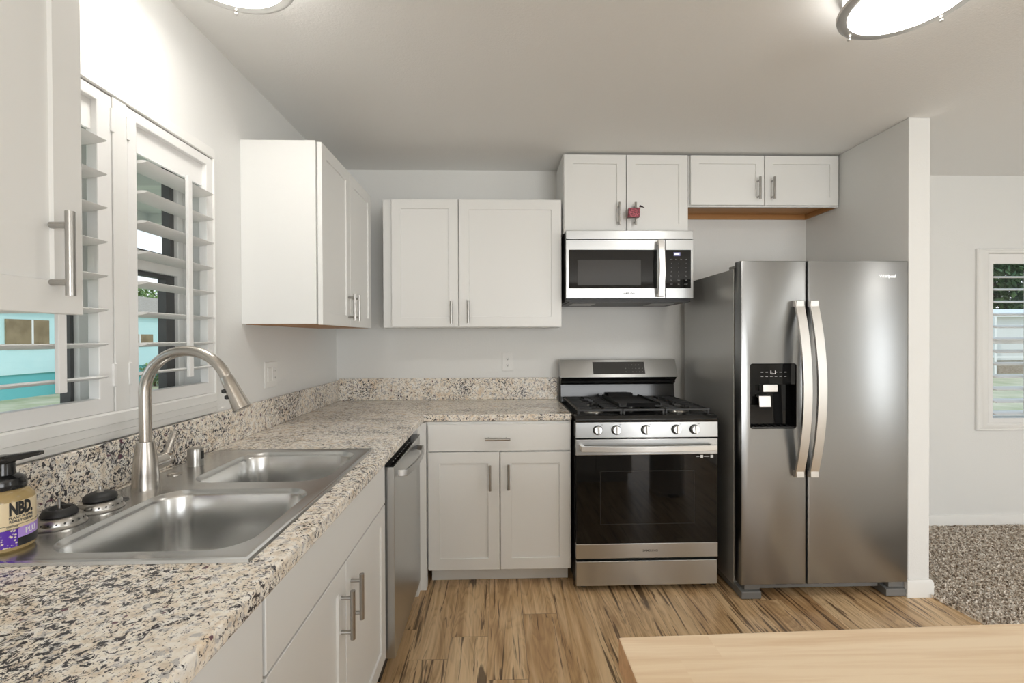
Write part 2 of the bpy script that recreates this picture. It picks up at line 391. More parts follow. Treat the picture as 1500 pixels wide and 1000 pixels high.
# ------------------------------------------------------------------ ceiling lamps
def ceiling_lamp(label, x, y, group=None):
    t = thing('ceiling_light', label, 'ceiling light', (x, y, ZC))
    bm = nb(); lathe(bm, [(.10, -.001), (.172, -.001), (.176, -.012), (.176, -.022), (.165, -.024), (.10, -.022)]); fin('ceiling_pan', bm, M['light_steel'], t)
    bm = nb(); lathe(bm, [(.163, -.022), (.165, -.03), (.165, -.079)], n=48); fin('drum', bm, M['lens_side'], t)
    bm = nb(); lathe(bm, [(.154, -.082), (.154, -.092), (.13, -.098), (.08, -.101), (.0005, -.102)], n=48); fin('diffuser', bm, M['lens'], t)
    bm = nb(); prof = [(.154, -.080), (.181, -.078), (.184, -.084), (.182, -.092), (.170, -.096), (.154, -.093)]
    c = [[Vector((r * math.cos(6.28319 * k / 64), r * math.sin(6.28319 * k / 64), z)) for r, z in prof] for k in range(64)]
    vs = [[bm.verts.new(p) for p in l] for l in c]
    for i in range(64):
        a, b = vs[i], vs[(i + 1) % 64]
        for j in range(6): bm.faces.new((a[j], b[j], b[(j + 1) % 6], a[(j + 1) % 6]))
    fin('ring', bm, M['light_steel'], t)
    for a in (200, 292, 20, 110):
        q = R(a); p = (.176 * math.cos(q), .176 * math.sin(q))
        bm = nb(); cyl(bm, (*p, -.02), (*p, -.096), .0028, n=8); lathe(bm, [(.0005, -.107), (.005, -.105), (.0065, -.101), (.005, -.097), (.0005, -.096)], (*p, 0), 10); fin('post', bm, M['light_steel'], t)
    return t
L0 = ceiling_lamp('round flush ceiling lamp near the window wall, mostly cut off by the top edge', -.76, 1.336)
dup(L0, 'round flush ceiling lamp over the walkway before the fridge, at top right', (1.273, 1.42, ZC))
dup(L0, 'added round fill lamp over the living area, unseen, outside the picture to the right', (3.7, .6, ZC))  # extra lamp out of view, added to brighten the room
dup(L0, 'added round fill lamp behind the viewer in the room, unseen, outside the picture', (-.3, -2.5, ZC))  # second extra lamp, added as fill from behind the camera

# ------------------------------------------------------------------ windows
def casing(bm, o, wid, prof, mp):
    """Mitred frame: o outer rect (u0,u1,v0,v1), wid widths (left,right,bottom,top), prof [(fraction of width, height)]."""
    loops = [[mp(o[0] + wid[0] * f, o[2] + wid[2] * f, h), mp(o[1] - wid[1] * f, o[2] + wid[2] * f, h), mp(o[1] - wid[1] * f, o[3] - wid[3] * f, h), mp(o[0] + wid[0] * f, o[3] - wid[3] * f, h)] for f, h in prof]
    vs = [[bm.verts.new(p) for p in l] for l in loops]
    for a, b in zip(vs, vs[1:]):
        for i in range(4): bm.faces.new((a[i], a[(i + 1) % 4], b[(i + 1) % 4], b[i]))
mpL = lambda u, v, h: (XL + h, u, v)
w1 = bpy.data.objects.new('window_1', None); COL.objects.link(w1); w1.location = (XL, 1.346, 1.15); w1['kind'] = 'structure'
def rel(o, root): o.location = tuple(-c for c in root.location); return o
bm = nb(); casing(bm, (.895, 1.797, 1.072, 2.062), (.027, .022, .077, .045), [(0, 0), (0, .013), (.05, .016), (.26, .017), (.29, .021), (.55, .022), (.58, .026), (.93, .027), (1, .023), (1, -.135)], mpL)
rel(fin('casing', bm, M['trim'], w1), w1)
bm = nb(); box(bm, XL - .02, XL + .024, 1.322, 1.372, 1.148, 2.016); rel(fin('center_post', bm, M['trim'], w1, .002), w1)
bm = nb()
gridslab(bm, [.92, .955, 1.335, 1.395, 1.742, 1.772], [1.15, 1.158, 1.575, 1.64, 1.985, 2.012], lambda i, j: not (i in (1, 3) and j in (1, 3)), XL - .135, XL - .085, lambda u, v, w: (w, u, v))
rel(fin('window_frame', bm, M['trim'], w1, .003), w1)
for (a, b) in ((.955, 1.335), (1.395, 1.742)):
    for (c, d, wd_) in ((1.158, 1.575, .045 if a > 1.2 else .012), (1.64, 1.985, .022 if a > 1.2 else .012)):
        bm = nb(); gridslab(bm, [a, a + .012, b - wd_, b], [c, c + .008, d - .014, d], lambda i, j: not (i == 1 and j == 1), XL - .128, XL - .098, lambda u, v, w: (w, u, v))
        f = rel(fin('sash', bm, M['sash'], w1, .002), w1)
        bm = nb(); box(bm, XL - .115, XL - .112, a + .005, b - .005, c + .005, d - .005); fin('pane', bm, M['pane'], f)

def louver_bm(length, w=.086, th=.0105, n=14):
    bm = nb(); ring = [(w / 2 * math.cos(2 * math.pi * k / n), th / 2 * math.sin(2 * math.pi * k / n)) for k in range(n)]
    loft(bm, [[(x, a, z) for x, z in ring] for a in (0, length)]); return bm
def shutter(label, y0, y1, z0, z1, op, zs, tilt, rod_y, rod_z, hinge_side, org, rz, filler=None, hinges=(1.25, 1.95)):
    """Built with its face looking along local +x, width along local y; org = the wall point that local x=0, y=0, z=0 sits on."""
    t = thing('shutter_panel', label, 'shutter', org, rz)
    bm = nb(); gridslab(bm, [y0, op[0], op[1], y1], [z0, op[2], op[3], z1], lambda i, j: not (i == 1 and j == 1), -.008, .022, lambda u, v, w: (w, u, v)); fin('panel_frame', bm, M['shut'], t, .003)
    if filler: bx('header_board', M['shut'], -.004, .006, op[0] - .004, op[1] + .004, filler, op[3] + .004, t)
    ln = op[1] - op[0] - .004
    first = None
    for z in zs:
        if first is None: o = first = fin('louver', louver_bm(ln), M['shut'], t)
        else: o = first.copy(); COL.objects.link(o)
        o.location = (.007, op[0] + .002, z); o.rotation_euler = (0, R(-tilt), 0)
    bx('tilt_rod', M['shut'], .049, .060, rod_y - .0105, rod_y + .0105, rod_z[0], rod_z[1], t, .002)
    for hz in hinges:
        yy = y0 if hinge_side < 0 else y1
        bx('hinge', M['shut'], .018, .027, yy - .006, yy + .006, hz - .032, hz + .032, t, .002)
    return t
zl = [z - .0045 for z in (1.874, 1.785, 1.697, 1.607, 1.517, 1.427, 1.336, 1.250)]
shutter('white plantation shutter panel left of the window post, above the soap bottle', .924, 1.320, 1.149, 2.014, (.972, 1.273, 1.190, 1.983), zl, 6, 1.128, (1.222, 1.891), 1, (XL, 0, 0), 0, 1.905)
shutter('white plantation shutter panel right of the window post, behind the faucet', 1.374, 1.773, 1.149, 2.014, (1.410, 1.738, 1.190, 1.983), zl, 6, 1.589, (1.222, 1.891), -1, (XL, 0, 0), 0, 1.905)

w2 = bpy.data.objects.new('window_2', None); COL.objects.link(w2); w2.location = (3.9, LY, .7); w2['kind'] = 'structure'
mpB = lambda u, v, h: (u, LY - h, v)
bm = nb(); casing(bm, (3.348, 4.478, .684, 1.958), (.072, .072, .055, .036), [(0, 0), (0, .014), (.10, .020), (.25, .018), (.5, .026), (.8, .030), (1, .024), (1, -.135)], mpB); rel(fin('casing', bm, M['trim'], w2), w2)
bm = nb(); gridslab(bm, [3.425, 3.46, 3.89, 3.935, 4.365, 4.40], [.735, .77, 1.29, 1.33, 1.89, 1.925], lambda i, j: not (i in (1, 3) and j in (1, 3)), LY + .085, LY + .135, lambda u, v, w: (u, w, v)); fr2 = rel(fin('window_frame', bm, M['trim'], w2, .003), w2)
bm = nb(); box(bm, 3.44, 4.385, LY + .108, LY + .112, .75, 1.91); fin('pane', bm, M['pane'], fr2)
zz = [.805 + .0868 * i for i in range(12)]
# local +x must look along -Y: turn by -90 degrees, local y then runs along +X
shutter('white plantation shutter panel at the living area window, right picture edge', 3.423 - 3.9, 3.905 - 3.9, .738, 1.921, (3.458 - 3.9, 3.870 - 3.9, .772, 1.852), zz, -13, 3.655 - 3.9, (.80, 1.80), -1, (3.9, LY, 0), -90, hinges=(.83, 1.82))
shutter('white plantation shutter panel at the living area window, outside the picture', 3.911 - 3.9, 4.395 - 3.9, .738, 1.921, (3.945 - 3.9, 4.36 - 3.9, .772, 1.852), zz, -13, 4.15 - 3.9, (.80, 1.80), 1, (3.9, LY, 0), -90, hinges=(.83, 1.82))
for nm, (a, b, c, d), mp_ in (('added_window_3', W3, lambda u, v, w: (XR + .07 + w, u, v)), ('added_window_4', W4, lambda u, v, w: (u, YF - .07 + w, v))):  # frames and panes for the two added, unseen openings
    w = bpy.data.objects.new(nm, None); COL.objects.link(w); w['kind'] = 'structure'
    mid = (a + b) / 2
    bm = nb(); gridslab(bm, [a, a + .05, mid - .03, mid + .03, b - .05, b], [c, c + .05, d - .05, d], lambda i, j: not (i in (1, 3) and j == 1), -.03, .03, mp_); fr_ = fin('window_frame', bm, M['trim'], w, .003)
    bm = nb(); gridslab(bm, [a + .02, b - .02], [c + .02, d - .02], lambda i, j: True, -.003, .003, mp_); fin('pane', bm, M['pane'], fr_)

# ------------------------------------------------------------------ cabinets (local: x along the run, front faces -y, z up)
def bar(parent, x, y, z, ln=.135, vert=True, r=.0070, off=.032, post=.048):
    bm = nb(); d = Vector((0, 0, 1)) if vert else Vector((1, 0, 0)); c = Vector((x, y - off, z))
    cyl(bm, c - d * ln / 2, c + d * ln / 2, r, n=14)
    for s in (-1, 1): q = Vector((x, y, z)) + d * s * post; cyl(bm, q, q + Vector((0, -off, 0)), r * .78, n=10)
    return fin('handle', bm, M['handle_steel'], parent)
def slab_front(name, parent, x0, x1, z0, z1, y, stile=.055, shaker=True, th=.020, rec=.0065):
    bm = nb(); sq = lambda i, yy: [(x0 + i, yy, z0 + i), (x1 - i, yy, z0 + i), (x1 - i, yy, z1 - i), (x0 + i, yy, z1 - i)]
    e = .0015; lp = [sq(0, y), sq(0, y - th + e), sq(e, y - th)]
    if shaker: lp += [sq(stile, y - th), sq(stile + .0015, y - th + rec)]
    loft(bm, lp); return fin(name, bm, M['cab'], parent, ang=20)
HB = .0
# back wall: two-door cabinet between the corner cabinet and the microwave
t = thing('wall_cabinet', 'white two-door wall cabinet on back wall left of the microwave', 'cabinet', (-.694, YB, 1.412))
KD = -(YB - 2.845)
bx('body', M['cab'], 0, 1.078, KD, 0, 0, .772, t, .0015)
d = slab_front('door', t, .054, .452, .004, .770, KD); bar(d, .413, KD - .02, .090)
d = slab_front('door', t, .458, 1.077, .004, .770, KD, .060); bar(d, .514, KD - .02, .093)
# the tall corner cabinet on the window wall: local x runs along +Y, front towards +X
t = thing('wall_cabinet', 'white two-door corner wall cabinet on window wall beside the shutters', 'cabinet', (XL, 2.003, 1.408), 90)
bx('body', M['cab'], 0, .812, -.312, 0, .002, .778, t, .0015)
bx('bottom_panel', M['cabwood'], .015, .80, -.308, -.012, 0, .0018, t)
d = slab_front('door', t, .012, .385, .0, .776, -.315); bar(d, .352, -.335, .096)
d = slab_front('door', t, .389, .772, .0, .776, -.315); bar(d, .424, -.335, .096)
# near cabinet on the window wall, cut by the left picture edge
t = thing('wall_cabinet', 'white wall cabinet in left foreground cut off by the picture edge', 'cabinet', (XL, -.04, 1.394), 90)
bx('body', M['cab'], 0, .902, -.310, 0, .002, .778, t, .0015)
bx('bottom_panel', M['cab'], .012, .892, -.306, -.012, 0, .0018, t)
d = slab_front('door', t, .454, .909, -.002, .776, -.312); bar(d, .848, -.332, .098, r=.0072, ln=.142)
d = slab_front('door', t, .004, .450, -.002, .776, -.312); bar(d, .06, -.332, .098, r=.0072, ln=.142)
# above the microwave
t = thing('wall_cabinet', 'white two-door wall cabinet above the microwave, reaching the ceiling', 'cabinet', (.395, YB, 1.980))
bx('body', M['cab'], 0, .768, KD - .002, 0, 0, .480, t, .0015)
d = slab_front('door', t, .005, .383, .004, .476, KD - .002); bar(d, .336, KD - .022, .112)
d = slab_front('door', t, .388, .763, .004, .476, KD - .002); bar(d, .433, KD - .022, .112)
# above the fridge, open wooden underside
t = thing('wall_cabinet', 'short white two-door wall cabinet above the fridge with raw wood underside', 'cabinet', (1.168, YB, 2.148))
bm = nb(); box(bm, 0, .942, KD - .002, 0, .035, .312); box(bm, 0, .942, KD - .002, KD + .014, 0, .035); fin('body', bm, M['cab'], t)
bm = nb(); box(bm, .002, .940, KD + .014, -.002, .031, .0348); box(bm, .002, .940, -.018, -.002, .0, .031); box(bm, .002, .016, KD + .014, -.018, .0, .031); box(bm, .926, .940, KD + .014, -.018, .0, .031); fin('bottom_panel', bm, M['cabwood'], t)
d = slab_front('door', t, .008, .463, .006, .308, KD - .002, .05); bar(d, .421, KD - .022, .102)
d = slab_front('door', t, .468, .926, .006, .308, KD - .002, .05); bar(d, .509, KD - .022, .102)
# base cabinet left of the range
t = thing('base_cabinet', 'white base cabinet with drawer over two doors left of the range', 'cabinet', (-.388, YB - .002, 0))
D = -(YB - .002 - 2.530)
bm = nb(); box(bm, 0, .780, D, 0, .098, .896); box(bm, .012, .772, D + .075, -.02, 0, .098); fin('body', bm, M['cab'], t, .0015)
d = slab_front('drawer', t, .008, .774, .740, .884, D, shaker=False); bar(d, .381, D - .02, .808, vert=False)
d = slab_front('door', t, .008, .389, .100, .734, D, .060); bar(d, .339, D - .02, .602)
d = slab_front('door', t, .395, .774, .100, .732, D, .060); bar(d, .438, D - .02, .605)
# blind corner filler
bm = nb(); box(bm, XL + .65, -.390, 2.50, 2.55, 0, .896); box(bm, XL + .02, XL + .66, 2.44, 2.55, 0, .896)
fin('corner_filler', bm, M['cab'], None, .001, label='narrow white corner filler panel between dishwasher and base cabinet', cat='cabinet panel')
# sink base and the next cabinet towards the viewer
SX = .643
t = thing('base_cabinet', 'white sink base cabinet under the double sink, two doors and false front', 'cabinet', (XL + .002, .886, 0), 90)
bm = nb(); box(bm, 0, .930, -.618, 0, .10, .72); box(bm, 0, .930, -.618, -.60, .72, .896); box(bm, .0, .930, -.545, -.02, 0, .10); fin('body', bm, M['cab'], t, .001)
slab_front('false_drawer', t, .004, .926, .712, .884, -.620, shaker=False)
d = slab_front('door', t, .004, .460, .112, .706, -.620, .058); bar(d, .422, -.640, .578)
d = slab_front('door', t, .466, .926, .112, .706, -.620, .058); bar(d, .508, -.640, .582)
t = thing('base_cabinet', 'white base cabinet in lower left foreground, mostly under the counter edge', 'cabinet', (XL + .002, -.30, 0), 90)
bm = nb(); box(bm, 0, 1.182, -.618, 0, .10, .896); box(bm, .0, 1.182, -.545, -.02, 0, .10); fin('body', bm, M['cab'], t, .001)
for k in range(2):
    a = .004 + k * .59
    d = slab_front('drawer', t, a, a + .584, .712, .884, -.620, shaker=False); bar(d, a + .29, -.640, .80, vert=False)
    d = slab_front('door', t, a, a + .584, .112, .706, -.620, .058); bar(d, a + .05, -.640, .60)

# ------------------------------------------------------------------ countertop
CT, CB = .935, .898
CX = -.402
t = thing('countertop', 'L-shaped speckled beige and black granite countertop with backsplash', 'countertop', (XL + .003, 1.3, CB))
bm = nb(); xs = [XL + .003, -1.005, -.486, CX, .396]; ys = [-.30, .905, 1.715, 2.518, YB - .002]
gridslab(bm, xs, ys, lambda i, j: not (i == 1 and j == 1) and not (i == 3 and j < 3), CB, CT); rel(fin('slab', bm, M['granite'], t, .007, 3), t)
bm = nb(); box(bm, XL + .003, XL + .023, -.30, YB - .002, CT, 1.068); rel(fin('backsplash', bm, M['granite'], t, .003), t)
bm = nb(); box(bm, XL + .0235, .396, YB - .022, YB - .002, CT, 1.081); rel(fin('backsplash', bm, M['granite'], t, .003), t)

# ------------------------------------------------------------------ sink
t = thing('sink', 'stainless steel double bowl drop-in sink in the granite counter', 'sink', (-.75, 1.305, CT))
dx0, dx1, dy0, dy1, ym = -1.032, -.462, .872, 1.742, 1.318
zt = CT + .006
bm = nb(); NB = 10
bowls = []
for (a, b, c, d) in ((-.893, -.500, .912, 1.288), (-.893, -.503, 1.346, 1.698)):
    oy = (dy0 + .012, ym) if a and c < 1.3 else (ym, dy1 - .012)
    holed(bm, (dx0 + .012, dx1 - .012, oy[0], oy[1]), rrect(a, b, c, d, .075, NB), NB, lambda x, y: (x, y, zt))
lo = [(dx0 + .012, dy0 + .012), (dx1 - .012, dy0 + .012), (dx1 - .012, dy1 - .012), (dx0 + .012, dy1 - .012)]
rings = []
for off, z in ((0, zt), (.005, zt + .0015), (.010, zt), (.012, CT + .0005)):
    rings.append([(x + (off if x > -.7 else -off), y + (off if y > 1.3 else -off), z) for x, y in lo])
loft(bm, rings, False, False)
rel(fin('deck', bm, M['sink'], t), t)
for (a, b, c, d) in ((-.893, -.500, .912, 1.288), (-.893, -.503, 1.346, 1.698)):
    bm = nb(); loops = []
    for ins, dz, r in ((0, 0, .075), (.002, .0035, .074), (.006, .008, .072), (.009, .016, .070), (.016, .10, .066), (.022, .150, .062), (.030, .168, .056), (.045, .179, .045), (.065, .183, .03)):
        loops.append([(x, y, zt - dz) for x, y in rrect(a + ins, b - ins, c + ins, d - ins, r, NB)])
    loft(bm, loops, False, True); o = rel(fin('bowl', bm, M['sink'], t, ang=60), t)
    cx, cy = (a + b) / 2, (c + d) / 2
    bm = nb(); lathe(bm, [(.046, zt - .1825), (.044, zt - .180), (.036, zt - .1795), (.030, zt - .1815), (.0005, zt - .1818)], (cx, cy, 0), 28); fin('drain', bm, M['handle_steel'], o)
for (x, y) in ((-.976, 1.432), (-.960, 1.206)):
    bm = nb(); lathe(bm, [(.0195, zt - .0005), (.0195, zt + .0018), (.0155, zt + .0018), (.0145, zt + .0006), (.0005, zt + .0006)], (x, y, 0), 24); rel(fin('faucet_hole', bm, M['sash'] if y < 1.3 else M['faucet'], t), t)

# faucet
FX, FY = -.966, 1.303
t = thing('faucet', 'brushed nickel gooseneck pull-down faucet behind the sink', 'faucet', (FX, FY, zt))
bm = nb(); lathe(bm, [(.0325, .0), (.0325, .004), (.0312, .012), (.0305, .04), (.0280, .075), (.0240, .105), (.0212, .123), (.0203, .128), (.014, .129)]); fin('base', bm, M['faucet'], t)
bm = nb(); pts = [(0, 0, .12), (0, 0, .20), (0, 0, .262)]; rad = .113
for k in range(1, 19):
    a = R(180 - 158 * k / 18); pts.append((rad + rad * math.cos(a), 0, .262 + rad * math.sin(a)))
e = Vector(pts[-1]); dr = (e - Vector(pts[-2])).normalized()
tube(bm, pts, .0145, 18); fin('spout', bm, M['faucet'], t, ang=50)
bm = nb(); q = [e, e + dr * .004, e + dr * .03, e + dr * .07, e + dr * .098, e + dr * .101]
tube(bm, q, [.0145, .0165, .018, .021, .0235, .020], 20); sp_ = fin('spray_head', bm, M['faucet'], t, ang=30)
for k, s in ((.040, .008), (.058, .008)):
    p = e + dr * k + Vector((-.0165, -.012, -.004)); bm = nb(); lathe(bm, [(.0005, -.006), (.006, -.004), (.006, .004), (.0005, .006)], p, 12); fin('button', bm, M['rubber'], sp_)
bm = nb(); cyl(bm, (0, .020, .060), (0, .066, .060), .0215); cyl(bm, (0, .0675, .060), (0, .088, .060), .0215, .0185); fin('handle_hub', bm, M['faucet'], t, .0015)
bm = nb(); tube(bm, [(0, .078, .066), (.002, .086, .088), (.004, .094, .106), (.006, .102, .124), (.007, .106, .134)], [.012, .0085, .0085, .0105, .006], 12); fin('handle_lever', bm, M['faucet'], t, ang=60)

# air gap
t = thing('air_gap', 'small brushed steel air gap cylinder on the sink deck right of faucet', 'air gap', (-.978, 1.532, zt))
bm = nb(); lathe(bm, [(.0225, 0), (.0225, .050), (.0205, .056), (.0005, .057)]); fin('cap', bm, M['handle_steel'], t)
bx('vent_slot', M['slot'], .0165, .0232, -.006, .006, .022, .046, t)

def strainer(label, x, y, open_top):
    t = thing('sink_strainer', label, 'sink strainer', (x, y, zt)); 
    bm = nb(); lathe(bm, [(.030, .0005), (.0455, .0), (.047, .002), (.0455, .0045), (.0425, .007), (.0415, .0165), (.038, .021), (.030, .0225), (.0005, .0225)], n=40); b = fin('basket', bm, M['handle_steel'], t)
    for k in range(20):
        a = 2 * math.pi * k / 20; bm = nb(); c_, s_ = math.cos(a), math.sin(a); cyl(bm, (.0405 * c_, .0405 * s_, .0118), (.0426 * c_, .0426 * s_, .0118), .0021, n=8); fin('hole', bm, M['slot'], b)
    bm = nb()
    if open_top:
        lathe(bm, [(.012, .0235), (.0315, .0225), (.032, .026), (.027, .036), (.024, .038), (.019, .037), (.015, .028)], n=32); fin('stopper', bm, M['rubber'], t)
        bm = nb(); lathe(bm, [(.014, .0226), (.014, .027), (.009, .031), (.004, .033), (.003, .040), (.0032, .058), (.0005, .059)], n=16)
    else:
        lathe(bm, [(.0005, .0225), (.0315, .0225), (.033, .025), (.0315, .033), (.030, .0345), (.027, .037), (.020, .040), (.0005, .041)], n=32); fin('stopper', bm, M['rubber'], t)
        bm = nb(); lathe(bm, [(.0075, .0405), (.006, .043), (.004, .046), (.004, .054), (.0005, .055)], n=16)
    fin('post', bm, M['handle_steel'], t)
strainer('steel sink strainer with open black stopper beside the soap bottle', -.968, 1.054, True)
strainer('steel sink strainer with domed black stopper, farther from the soap bottle', -.960, 1.150, False)

# ------------------------------------------------------------------ soap bottle
t = thing('soap_bottle', 'foaming hand soap bottle with black pump and purple label', 'soap bottle', (-.967, .940, zt))
RB = .043
bm = nb(); lathe(bm, [(.038, .0), (.0425, .004), (RB, .012), (RB, .094), (.041, .104), (.035, .112), (.029, .116), (.0275, .122), (.0005, .122)], n=40); fin('bottle', bm, M['amber'], t)
def band(name, r, z0, z1, m, a0=-150, a1=105, n=60, z1b=None):
    bm = nb(); lp = []
    for k in range(n + 1):
        a = R(a0 + (a1 - a0) * k / n); c_, s_ = math.cos(a), math.sin(a)
        lp.append([((r - .0012) * c_, (r - .0012) * s_, z0), (r * c_, r * s_, z0), (r * c_, r * s_, z1), ((r - .0012) * c_, (r - .0012) * s_, z1)])
    loft(bm, lp); return fin(name, bm, m, t)
lab = band('label', RB + .0006, .012, .096, M['cream'])
band('label_band', RB + .0010, .010, .044, M['purple'], -150, 105)
band('label_patch', RB + .0013, .026, .0455, M['lilac'], -22, 105)
band('label_strip', RB + .0013, .010, .026, M['blackmat'], -22, 105)
band('label_line', RB + .0011, .0515, .0522, M['slot'], -150, 105, 60)
def wrapped(name, s, size, a_mid, z, m, r=RB + .0012, bold=0, sx_=1.0, align='CENTER'):
    me = text_mesh(s, size, .0003, align, bold); me.name = name
    for v in me.vertices:
        a = R(a_mid) + v.co.x * sx_ / r; rr = r + v.co.z; v.co = Vector((rr * math.cos(a), rr * math.sin(a), z + v.co.y))
    me.materials.clear(); me.materials.append(m); o = bpy.data.objects.new(name, me); COL.objects.link(o); o.parent = t; return o
wrapped('logo', 'NBD.', .0330, -13, .0815, M['slot'], bold=.0016, sx_=.50)
wrapped('label_text', 'PLANT POWER', .0070, -13, .0655, M['ink'], bold=.0001, sx_=.82)
wrapped('label_text', 'REALLY CLEAN', .0070, -13, .0588, M['ink'], bold=.0001, sx_=.80)
wrapped('label_text', 'Plumeria\nHand Soap', .0050, -32, .0475, M['ink'], sx_=.9)
wrapped('label_text', 'PLU', .016, 6, .0357, M['ink_white'], RB + .0016, sx_=.8)
bm = nb(); lathe(bm, [(.0305, .1165), (.0315, .118), (.0315, .128), (.029, .137), (.022, .142), (.0165, .144), (.0155, .150), (.0150, .168), (.0005, .168)], n=32); p = fin('pump', bm, M['black'], t)
bm = nb(); lathe(bm, [(.016, .166), (.018, .170), (.018, .176), (.014, .181), (.0005, .182)], n=24)
c_, s_ = math.cos(R(15)), math.sin(R(15)); loops = []
for l, w_, h_, zc in ((-.016, .013, .006, .1735), (.0, .0145, .007, .1745), (.03, .011, .006, .178), (.052, .008, .0045, .182), (.060, .006, .0035, .1825)):
    loops.append([(l * c_ - w_ * s_ * a, l * s_ + w_ * c_ * a, zc + h_ * b) for a, b in ((-1, -1), (1, -1), (1, .6), (.6, 1), (-.6, 1), (-1, .6))])
loft(bm, loops); fin('nozzle', bm, M['black'], p, .001)

# ------------------------------------------------------------------ dishwasher (local x along +Y, front +X)
t = thing('dishwasher', 'stainless steel dishwasher with black top control strip under the corner counter', 'dishwasher', (XL + .05, 1.832, 0), 90)
dY = -(-.410 - XL - .05)           # front plane in local y
bx('tub', M['blackmat'], .004, .594, dY + .0465, 0, .10, .886, t)
bx('toe_panel', M['blackmat'], .004, .594, dY + .06, dY + .10, 0, .10, t)
bx('door', M['steel'], .002, .596, dY, dY + .040, .092, .845, t, .003)
bm = nb(); box(bm, .002, .596, dY, dY + .046, .8452, .8505); cs = fin('control_strip', bm, M['glass_black'], t, .001)
nrm_a = math.degrees(math.atan2(.034, .023))
for k in range(9):
    x = .06 + k * .042; bm = nb(); box(bm, x, x + .012, -.002, .002, -.0004, .0004)
    o = fin('button_mark', bm, M['ink_white'], cs); o.location = (0, dY + .018, .8507)
bm = nb(); pts = [(.075, dY - .002, .800), (.085, dY - .030, .798)] + [(.085 + .43 * k / 10, dY - .030 - .020 * math.sin(math.pi * k / 10), .798) for k in range(1, 10)] + [(.515, dY - .030, .798), (.525, dY - .002, .800)]
lp = []
for x, y, z in pts: lp.append([(x, y - .005, z - .013), (x, y + .005, z - .013), (x, y + .005, z + .013), (x, y - .005, z + .013)])
loft(bm, lp); fin('handle', bm, M['steel'], t, .002)

# ------------------------------------------------------------------ range (local x 0...757, front plane y=0, going back +y)
t = thing('range', 'stainless steel gas range with black oven door between cabinet and fridge', 'stove', (.404, 2.446, 0)); W = .757
bm = nb(); box(bm, .003, W - .003, .035, .690, .028, .905); fin('body', bm, M['blackmat'], t, .002)
for x in (.05, W - .05):
    for y in (.07, .62):
        bm = nb(); lathe(bm, [(.018, 0), (.018, .006), (.010, .008), (.010, .03)], (x, y, 0), 14); fin('foot', bm, M['blackmat'], t)
bx('drawer', M['steel'], .002, W - .002, 0, .034, .034, .164, t, .003)
dr_ = thing_ = None
od = bx('oven_door', M['steel'], 0, W, -.004, .032, .727, .811, t, .003); bx('door_rail', M['steel'], 0, W, -.004, .032, .180, .258, od, .003)
bx('door_glass', M['glass_black'], .002, W - .002, -.002, .031, .2578, .7272, od)
bm = nb(); gridslab(bm, [.128, .131, .628, .631], [.36, .363, .640, .643], lambda i, j: not (i == 1 and j == 1), -.0026, -.0018, lambda u, v, w: (u, w, v)); fin('window_outline', bm, M['dark_window'], od)
bm = nb(); zc = .770; lp = []
for k in range(25):
    x = .022 + (W - .044) * k / 24; b_ = math.sin(math.pi * k / 24); y = -.040 - .022 * b_
    lp.append([(x, y - .007, zc - .014), (x, y + .006, zc - .014), (x, y + .006, zc + .014), (x, y - .007, zc + .014)])
loft(bm, lp); box(bm, .022, .042, -.042, -.003, zc - .012, zc + .012); box(bm, W - .042, W - .022, -.042, -.003, zc - .012, zc + .012); fin('door_handle', bm, M['light_steel'], od, .002)
text('logo', 'SAMSUNG', .0155, (W * .52, -.0046, .219), M['ink'], od, bold=.0002, stretch=1.15)
for x, w_ in ((.664, .014), (.718, .014)): bx('sticker', M['ink_white'], x, x + w_, -.0032, -.0020, .708, .723, od)
for x, w_ in ((.640, .018), (.682, .030)): bx('sticker_text', M['ink_grey'], x, x + w_, -.0030, -.0020, .713, .718, od)
bm = nb(); prism(bm, [(-.005, .818), (.06, .818), (.06, .900), (-.003, .900)], 'X', .0, W); cp = fin('control_panel', bm, M['steel'], t, .002)
for x in (.116, .214, .372, .534, .631):
    bm = nb(); c0 = Vector((x, -.003, .860)); dn = Vector((0, -1, .12)).normalized()
    cyl(bm, c0 + dn * .006, c0 + dn * .026, .0225, .0205, 28); k_ = fin('knob', bm, M['steel'], t, .0015)
    bm = nb(); cyl(bm, c0, c0 + dn * .0065, .0265, .0255, 28); fin('bezel', bm, M['blackmat'], k_)
    bm = nb(); a_ = c0 + dn * .026; box(bm, x - .0045, x + .0045, a_.y - .008, a_.y + .004, .860 - .017, .860 + .023); fin('grip', bm, M['light_steel'], k_, .001)
    text('knob_mark', 'OFF', .006, (x + .022, -.0068, .888), M['ink'], cp, rot=(83, 0, 0))
bm = nb(); prism(bm, [(-.002, .9015), (-.004, .915), (.012, .934), (.05, .937), (.055, .928), (.62, .928), (.62, .9015)], 'X', .0, W); ck = fin('cooktop', bm, M['black'], t, .003)
for (x, y, r_) in ((.135, .20, .046), (.135, .47, .036), (.378, .33, .05), (.622, .20, .046), (.622, .47, .032)):
    bm = nb(); lathe(bm, [(r_ + .012, .9275), (r_ + .010, .933), (r_, .936), (r_, .941), (.0005, .941)], (x, y, 0), 28); b_ = fin('burner', bm, M['handle_steel'], t)
    bm = nb(); lathe(bm, [(r_ * .86, .941), (r_ * .88, .947), (r_ * .7, .951), (.0005, .951)], (x, y, 0), 28); fin('burner_cap', bm, M['iron'], b_)
